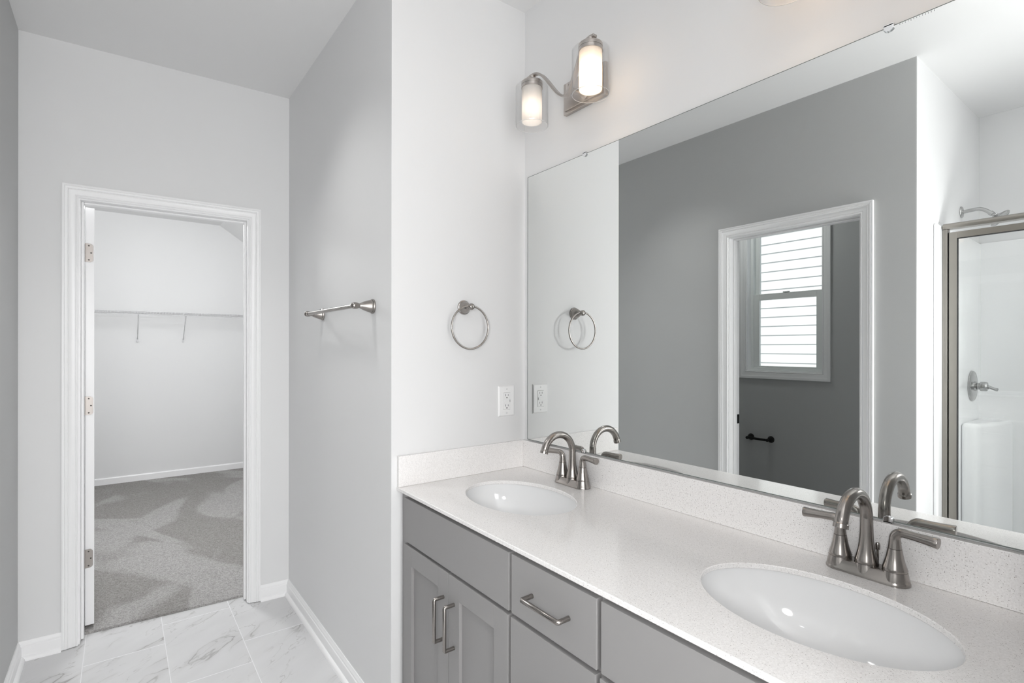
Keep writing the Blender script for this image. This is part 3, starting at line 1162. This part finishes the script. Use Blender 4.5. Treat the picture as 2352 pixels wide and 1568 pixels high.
# ------------------------------------------------------------------ wall lights
def sconce(cx, label, hot, dim):
    r = empty('vanity_light', (cx, YN, 2.283))
    zc = 2.283
    b = MB()
    px = cx - 0.010
    b.box(px - 0.104, px + 0.104, YN - 0.016, YN - 0.0004, zc - 0.0575, zc + 0.0575)
    b.box(px - 0.094, px + 0.094, YN - 0.022, YN - 0.016, zc - 0.0475, zc + 0.0475)
    b.build('backplate', M_NICKL, r, bevel=0.0012)
    ys = -0.130
    zb = 2.229
    yc_ = -0.098
    b = MB()
    b.lathe([(0.017, 0.0), (0.015, 0.006), (0.0085, 0.010), (0.0085, 0.078)], axis_m((cx, YN - 0.022, 2.258), (0, -1, 0)), 24)
    b.lathe([(0.0, -0.002), (0.0105, 0.0), (0.0105, 0.038), (0.0, 0.041)], Matrix.Translation((cx, yc_ + 0.004, zb)), 20)
    b.build('stem', M_NICKL, r, smooth=40)
    path = []
    X = 0.1475
    zt_ = 2.349
    pts = []
    N = 44
    for i in range(N + 1):
        u = -1 + 2 * i / N
        x = u * (X + 0.020)
        t = min(1.0, abs(x) / 0.130)
        z = zb + (zt_ - zb) * (t * t * (3 - 2 * t))
        if abs(x) > 0.135:
            z -= 0.003 * ((abs(x) - 0.135) / 0.032) ** 1.3
        pts.append((cx + x, yc_ + (ys - yc_) * min(1.0, abs(x) / X), z))
    MB().ribbon(pts, 0.017, 0.0075).build('arm', M_NICKL, r, smooth=35, bevel=0.0008)
    for sg, hotm in ((-1, dim), (1, hot)):
        x = cx + sg * X
        sh = MB()
        # cap with a neck and a dark seam
        sh.lathe([(0.013, 2.345), (0.013, 2.336), (0.017, 2.332), (0.030, 2.3285), (0.0378, 2.3255), (0.0388, 2.3225), (0.0388, 2.314), (0.0372, 2.3138), (0.0372, 2.3126),
                  (0.0388, 2.3124), (0.0388, 2.302), (0.0368, 2.302), (0.0368, 2.3115), (0.0, 2.3115)], Matrix.Translation((x, ys, 0)), 40)
        cap = sh.build('cap', M_NICKL, r, smooth=35)
        fb = MB()
        fb.lathe([(0.0366, 2.308), (0.0366, 2.1815), (0.0358, 2.1805), (0.0346, 2.1815), (0.0346, 2.308)], Matrix.Translation((x, ys, 0)), 40, cap=False)
        fo = fb.build('frosted_shade', M_FROST, r, smooth=40)
        gb = MB()
        gb.lathe([(0.0389, 2.3095), (0.0578, 2.3095), (0.0588, 2.3090), (0.0592, 2.3080), (0.0592, 2.169), (0.0587, 2.1672), (0.0577, 2.167), (0.0573, 2.1685), (0.0573, 2.3068), (0.0568, 2.3075), (0.0389, 2.3075)],
                 Matrix.Translation((x, ys, 0)), 48, cap=False)
        go = gb.build('clear_shade', M_CLEAR, r, smooth=40)
        MB().tube([(x + 0.05825 * math.cos(2 * PI * i / 48), ys + 0.05825 * math.sin(2 * PI * i / 48), 2.1672) for i in range(48)], 0.0008, 8, closed=True).build('glass_rim', M_RIM, go, smooth=60)
        bb = MB()
        bb.lathe([(0.0, 2.196), (0.010, 2.1975), (0.018, 2.202), (0.0235, 2.210), (0.0252, 2.219), (0.0238, 2.229), (0.019, 2.240), (0.0145, 2.252), (0.0128, 2.262)], Matrix.Translation((x, ys, 0)), 28, cap=False)
        bo = bb.build('bulb', hotm, r, smooth=60)
        MB().lathe([(0.0128, 2.262), (0.0128, 2.300), (0.016, 2.3114)], Matrix.Translation((x, ys, 0)), 20).build('socket', M_PLAST, r, smooth=40)
    return tag(r, label, 'wall light', 'two light vanity sconces')


sconce(0.3665, 'two-shade nickel wall light fully visible above the mirror', M_BULB_HOT, M_BULB_DIM)
sconce(1.272, 'two-shade nickel wall light mostly cut off by the top edge of the photo', M_BULB_MID, M_BULB_MID)

# ------------------------------------------------------------------ towel ring, towel bar, outlet
POST = [(0.0270, 0.0), (0.0272, 0.003), (0.0262, 0.006), (0.0236, 0.0075), (0.0236, 0.010), (0.0226, 0.013), (0.0200, 0.022), (0.0160, 0.033), (0.0118, 0.042), (0.0088, 0.0475), (0.0086, 0.050),
        (0.0100, 0.053), (0.0118, 0.058), (0.0124, 0.064), (0.0118, 0.070), (0.0095, 0.0745), (0.0055, 0.0770), (0.0, 0.0775)]
r = empty('towel_ring', (0.0, -0.284, 1.515))
MB().lathe([(a, h * 0.83) for a, h in POST], axis_m((0.0003, -0.284, 1.515), (1, 0, 0)), 36).build('post', M_NICK, r, smooth=40)
RR = 0.0795
cyr, czr = -0.286, 1.515 - RR + 0.003
MB().tube([(0.0505, cyr + RR * math.sin(2 * PI * i / 64), czr + RR * math.cos(2 * PI * i / 64)) for i in range(64)], 0.0036, 14, closed=True).build('ring', M_NICK, r, smooth=60)
tag(r, 'round brushed nickel towel ring on the side wall above the outlet', 'towel ring')

r = empty('towel_bar', (-0.4615, DN, 1.515))
for x in (-0.163, -0.760):
    MB().lathe([(a, h * 1.07) for a, h in POST], axis_m((x, DN - 0.0003, 1.5155), (0, -1, 0)), 36).build('post', M_NICK, r, smooth=40)
MB().tube([(-0.760 + 0.009, DN - 0.0675, 1.5155), (-0.163 - 0.009, DN - 0.0675, 1.5155)], 0.0082, 20).build('bar', M_NICK, r, smooth=40)
tag(r, 'straight brushed nickel towel bar on the hall wall', 'towel bar')


def outlet():
    yc, zc = -0.0855, 1.150
    r = empty('outlet', (0.0, yc, zc))

    def B(x0, x1, a0, a1, c0, c1):
        return MB().box(x0, x1, yc + a0, yc + a1, zc + c0, zc + c1)
    hw, hh = 0.0395, 0.0605
    # plate with sloping rim and a window for the device
    b = MB()
    o_ = [(-hw, -hh), (hw, -hh), (hw, hh), (-hw, hh)]
    i_ = [(-hw + .004, -hh + .004), (hw - .004, -hh + .004), (hw - .004, hh - .004), (-hw + .004, hh - .004)]
    d_ = [(-.0170, -.0340), (.0170, -.0340), (.0170, .0340), (-.0170, .0340)]
    vs = []
    for lp, x in ((o_, 0.0004), (o_, 0.0025), (i_, 0.0062), (d_, 0.0062), (d_, 0.0030)):
        vs += [(x, yc + p, zc + q) for p, q in lp]
    fs = []
    for k in range(4):
        for j in range(4):
            j2 = (j + 1) % 4
            fs.append((k * 4 + j, k * 4 + j2, (k + 1) * 4 + j2, (k + 1) * 4 + j))
    b.add(vs, fs)
    b.build('cover_plate', M_PLAST, r)
    dev = B(0.0005, 0.0072, -.0163, .0163, -.0333, .0333).build('receptacle', M_PLAST, r, bevel=0.0006)
    for s in (-1, 1):
        z0 = s * 0.0205
        MB().box(0.0070, 0.0075, yc - .0078, yc - .0058, zc + z0 - .001, zc + z0 + .0075).build('blade_slot', M_SLOT, dev)
        MB().box(0.0070, 0.0075, yc + .0052, yc + .0070, zc + z0 - .0005, zc + z0 + .0065).build('blade_slot', M_SLOT, dev)
        MB().lathe([(0.0026, 0.0070), (0.0026, 0.0075)], Matrix.Translation((0, yc - .0003, zc + z0 - .0070)) @ Matrix.Rotation(PI / 2, 4, 'Y'), 14).build('ground_slot', M_SLOT, dev)
    MB().box(0.0068, 0.0082, yc - .0150, yc + .0130, zc - .0062, zc + .0062).build('test_button', M_PLAST, dev, bevel=0.0004)
    MB().box(0.0070, 0.0078, yc + .0142, yc + .0155, zc - .0048, zc + .0048).build('indicator', M_SLOT, dev)
    for s in (-1, 1):
        MB().lathe([(0.0032, 0.0060), (0.0030, 0.0068), (0.0, 0.0070)], Matrix.Translation((0, yc, zc + s * 0.0475)) @ Matrix.Rotation(PI / 2, 4, 'Y'), 16).build('screw', M_WIRE, r)
    tag(r, 'white duplex outlet with test button on the side wall beside the mirror', 'outlet')


outlet()

# ------------------------------------------------------------------ paper holder in the WC
r = empty('toilet_paper_holder', (-0.4675, YX, 0.639))
for x in (-0.549, -0.386):
    MB().lathe([(a, h * 0.95) for a, h in POST], axis_m((x, YX + 0.0003, 0.639), (0, 1, 0)), 28).build('post', M_BLACKM, r, smooth=40)
MB().tube([(-0.549 + .008, YX + 0.061, 0.639), (-0.386 - .008, YX + 0.061, 0.639)], 0.0098, 18).build('roller', M_BLACKM, r, smooth=40)
tag(r, 'black toilet paper holder on the toilet room wall, seen in the mirror', 'toilet paper holder')

# ------------------------------------------------------------------ shower
SX1 = 2.375
ZS = 1.985
r = empty('shower_surround', ((XS + SX1) / 2, -2.36, 0.0))
YB = YX + 0.001
b = MB()
b.box(XS + 0.0006, XS + 0.016, YB + 0.03, -1.962, 0.10, ZS)
b.build('side_panel', M_ACRYL, r, bevel=0.006, seg=3)
b = MB().box(SX1, SX1 + 0.015, YB + 0.03, -1.962, 0.10, ZS)
b.build('side_panel', M_ACRYL, r, bevel=0.006, seg=3)
# back panel with ledge
prof = [(YB, 0.10), (YB, ZS), (YB + 0.028, ZS), (YB + 0.033, ZS - 0.006), (YB + 0.033, 1.118)]
for i in range(6):
    a = PI / 2 * i / 5
    prof.append((YB + 0.045 - 0.012 * math.cos(a), 1.112 - 0.008 * math.sin(a) + 0.006))
for i in range(9):
    a = PI / 2 * i / 8
    prof.append((YB + 0.058 + 0.022 * math.sin(a), 1.078 + 0.022 * math.cos(a)))
prof += [(YB + 0.080, 0.10)]
b = MB().prism(prof, XS + 0.0150, SX1 - 0.0005, Matrix(((0, 0, 1, 0), (1, 0, 0, 0), (0, 1, 0, 0), (0, 0, 0, 1))))
b.build('back_panel', M_ACRYL, r, smooth=40)
# moulded corner seat
XP = XS + 0.0163
seat = []
def rc(pts, rad, n=6):
    out = []
    m = len(pts)
    for i in range(m):
        p, q, s_ = Vector(pts[i - 1]), Vector(pts[i]), Vector(pts[(i + 1) % m])
        if rad[i] == 0:
            out.append(tuple(q))
            continue
        d0, d1_ = (p - q).normalized(), (s_ - q).normalized()
        a_, c_ = q + d0 * rad[i], q + d1_ * rad[i]
        for k in range(n + 1):
            t = k / n
            out.append(tuple(a_ * (1 - t) ** 2 + q * 2 * t * (1 - t) + c_ * t * t))
    return out
poly = rc([(XP, -2.335), (0.955, -2.34), (1.035, YB + 0.078), (XP, YB + 0.078)], [0, 0.035, 0, 0])
b = MB().prism(poly, 0.10, 0.957)
b.build('corner_seat', M_ACRYL, r, bevel=0.022, seg=5, smooth=50)
b = MB().box(XS + 0.0008, SX1 + 0.015, YB, -1.93, 0.0, 0.055)
b.box(XS + 0.0008, SX1 + 0.015, -2.04, -1.93, 0.055, 0.11)
b.build('base_pan', M_ACRYL, r, bevel=0.012, seg=3)
b = MB()
b.box(XS + 0.0004, XS + 0.020, -1.961, -1.925, 0.11, ZS)
b.build('front_flange', M_ACRYL, r, bevel=0.007, seg=3)
tag(r, 'glossy white acrylic shower surround behind the framed glass door', 'shower surround')

r = empty('shower_door', (1.6, -2.02, 0.11))
yd0, yd1 = -2.04, -2.005
b = MB()
pr_ = [(yd1 + 0.012, 1.962), (yd1 + 0.016, 1.972), (yd1 + 0.012, 1.984), (yd1, 1.990), (yd0, 1.990), (yd0 - 0.006, 1.976), (yd0, 1.962)]
b.prism(pr_, XS + 0.0205, SX1 - 0.001, Matrix(((0, 0, 1, 0), (1, 0, 0, 0), (0, 1, 0, 0), (0, 0, 0, 1))))
b.build('header', M_NICKD, r, smooth=50)
for x0, x1 in ((XS + 0.0165, 0.9035), (SX1 - 0.04, SX1 - 0.001)):
    b = MB()
    b.box(x0, x1, yd0, yd1, 0.112, 1.9615)
    b.box(x0 + 0.009, x1, yd1, yd1 + 0.005, 0.112, 1.9615)
    b.build('wall_jamb', M_NICKD, r, bevel=0.001)
MB().box(XS + 0.0165, SX1 - 0.001, yd0, yd1, 0.111, 0.125).build('sill', M_NICKD, r, bevel=0.002)
DX0, DX1 = 0.9085, 1.62
b = MB()
fwid = 0.0315
zt0, zt1 = 0.135, 1.944
b.box(DX0, DX0 + fwid, yd0 + .006, yd1 + .002, zt0, zt1)
b.box(DX1 - fwid, DX1, yd0 + .006, yd1 + .002, zt0, zt1)
b.box(DX0 + fwid, DX1 - fwid, yd0 + .006, yd1 + .002, zt1 - fwid, zt1)
b.box(DX0 + fwid, DX1 - fwid, yd0 + .006, yd1 + .002, zt0, zt0 + fwid)
df = b.build('door_frame', M_NICKD, r, bevel=0.0015)
b = MB()
q = 0.0025
xg0, xg1, zg0, zg1 = DX0 + fwid, DX1 - fwid, zt0 + fwid, zt1 - fwid
b.box(xg0, xg0 + q, yd1 - .018, yd1 + .0005, zg0, zg1)
b.box(xg1 - q, xg1, yd1 - .018, yd1 + .0005, zg0, zg1)
b.box(xg0 + q, xg1 - q, yd1 - .018, yd1 + .0005, zg1 - q, zg1)
b.box(xg0 + q, xg1 - q, yd1 - .018, yd1 + .0005, zg0, zg0 + q)
b.build('gasket', M_GASKET, df)
MB().box(xg0 + .0005, xg1 - .0005, yd1 - .012, yd1 - .007, zg0 + .0005, zg1 - .0005).build('glass', M_SHGL, df)
MB().box(0.9036, 0.9084, yd0 + .010, yd1 - .008, 0.13, 1.945).build('seal_strip', M_GASKET, r)
MB().box(1.65, SX1 - 0.04, yd1 - .012, yd1 - .007, 0.125, 1.962).build('fixed_glass', M_SHGL, r)
MB().box(1.622, 1.65, yd0, yd1, 0.125, 1.9615).build('post', M_NICKD, r, bevel=0.001)
tag(r, 'framed glass shower door with satin nickel rails, seen in the mirror', 'shower door')

r = empty('showerhead', (XS, -2.414, 2.119))
XW = XS + 0.0004
MB().lathe([(0.032, 0.0), (0.0318, 0.003), (0.028, 0.007), (0.018, 0.010), (0.0105, 0.012)], axis_m((XW, -2.414, 2.119), (1, 0, 0)), 32).build('flange', M_SHCHR, r, smooth=40)
arm = [(XW + 0.010, -2.414, 2.119), (XW + 0.035, -2.414, 2.1215), (XW + 0.060, -2.414, 2.123), (XW + 0.080, -2.414, 2.121), (XW + 0.097, -2.414, 2.114), (XW + 0.112, -2.414, 2.102), (XW + 0.126, -2.414, 2.088)]
MB().tube(arm, 0.0098, 18).build('arm', M_SHCHR, r, smooth=50)
hd = MB()
hd.lathe([(0.0125, 0.0), (0.0125, 0.014), (0.010, 0.016), (0.010, 0.020), (0.014, 0.026), (0.012, 0.036)], axis_m((XW + 0.122, -2.414, 2.0925), (0.72, 0, -0.69)), 24)
hd.build('swivel', M_SHCHR, r, smooth=40)
hd = MB()
hd.lathe([(0.012, 0.0), (0.020, 0.008), (0.040, 0.018), (0.050, 0.024), (0.052, 0.029), (0.048, 0.032), (0.0, 0.032)], axis_m((XW + 0.142, -2.414, 2.073), (0.72, 0, -0.69)), 32)
hd.build('spray_head', M_SHCHR, r, smooth=40)
tag(r, 'chrome shower head on a bent arm above the shower door, seen in the mirror', 'shower head')

r = empty('shower_valve', (XS + 0.0165, -2.56, 1.148))
XV = XS + 0.0166
MB().lathe([(0.086, 0.0), (0.086, 0.006), (0.082, 0.010), (0.055, 0.013), (0.030, 0.015)], axis_m((XV, -2.56, 1.148), (1, 0, 0)), 48).build('escutcheon', M_SHCHR, r, smooth=40)
hb = MB()
hb.lathe([(0.027, 0.0145), (0.026, 0.022), (0.019, 0.026), (0.019, 0.034), (0.0265, 0.038), (0.0265, 0.062), (0.023, 0.068), (0.010, 0.071), (0.0, 0.071)], axis_m((XV, -2.56, 1.148), (1, 0, 0)), 32)
ho = hb.build('handle', M_SHCHR, r, smooth=40)
MB().tube([(XV + 0.066, -2.56, 1.146), (XV + 0.082, -2.552, 1.144), (XV + 0.098, -2.545, 1.137), (XV + 0.112, -2.54, 1.134)], [0.012, 0.008, 0.008, 0.009], 16).build('lever', M_SHCHR, ho, smooth=50)
tag(r, 'round chrome shower valve with lever handle behind the glass', 'shower valve')

# ------------------------------------------------------------------ closet wire shelf
r = empty('wire_shelf', (-4.66, -1.0, 1.70))
XB, XF, ZSF = -4.812, -4.503, 1.713
y0, y1 = -2.27, 0.27
b = MB()
for x in (XB + 0.004, XB + 0.11, XB + 0.21):
    b.tube([(x, y0, ZSF - 0.003), (x, y1, ZSF - 0.003)], 0.0026, 8)
k = y0 + 0.01
while k < y1:
    b.tube([(XB, k, ZSF), (XF + 0.001, k, ZSF), (XF + 0.003, k, ZSF - 0.004), (XF + 0.003, k, ZSF - 0.034)], 0.0013, 6)
    k += 0.0254
b.build('wire_deck', M_WIRE, r, smooth=60)
b = MB()
for z in (ZSF - 0.002, ZSF - 0.030):
    b.tube([(XF, y0, z), (XF, y1, z)], 0.0034, 10)
b.build('front_rail', M_WIRE, r, smooth=60)
for y in (-1.578, -1.185, -0.793):
    b = MB()
    b.tube([(XF - 0.004, y, ZSF - 0.030), (-4.808, y, 1.445)], 0.0042, 10)
    b.box(-4.8195, -4.806, y - 0.008, y + 0.008, 1.418, 1.456)
    b.build('brace', M_WIRE, r, smooth=40)
for y in (-1.86, -1.567, -1.274, -0.965, -0.66, -0.36):
    MB().box(-4.8195, -4.804, y - 0.007, y + 0.007, 1.700, 1.728).build('wall_clip', M_WIRE, r)
tag(r, 'white wire closet shelf on the back closet wall', 'shelf')
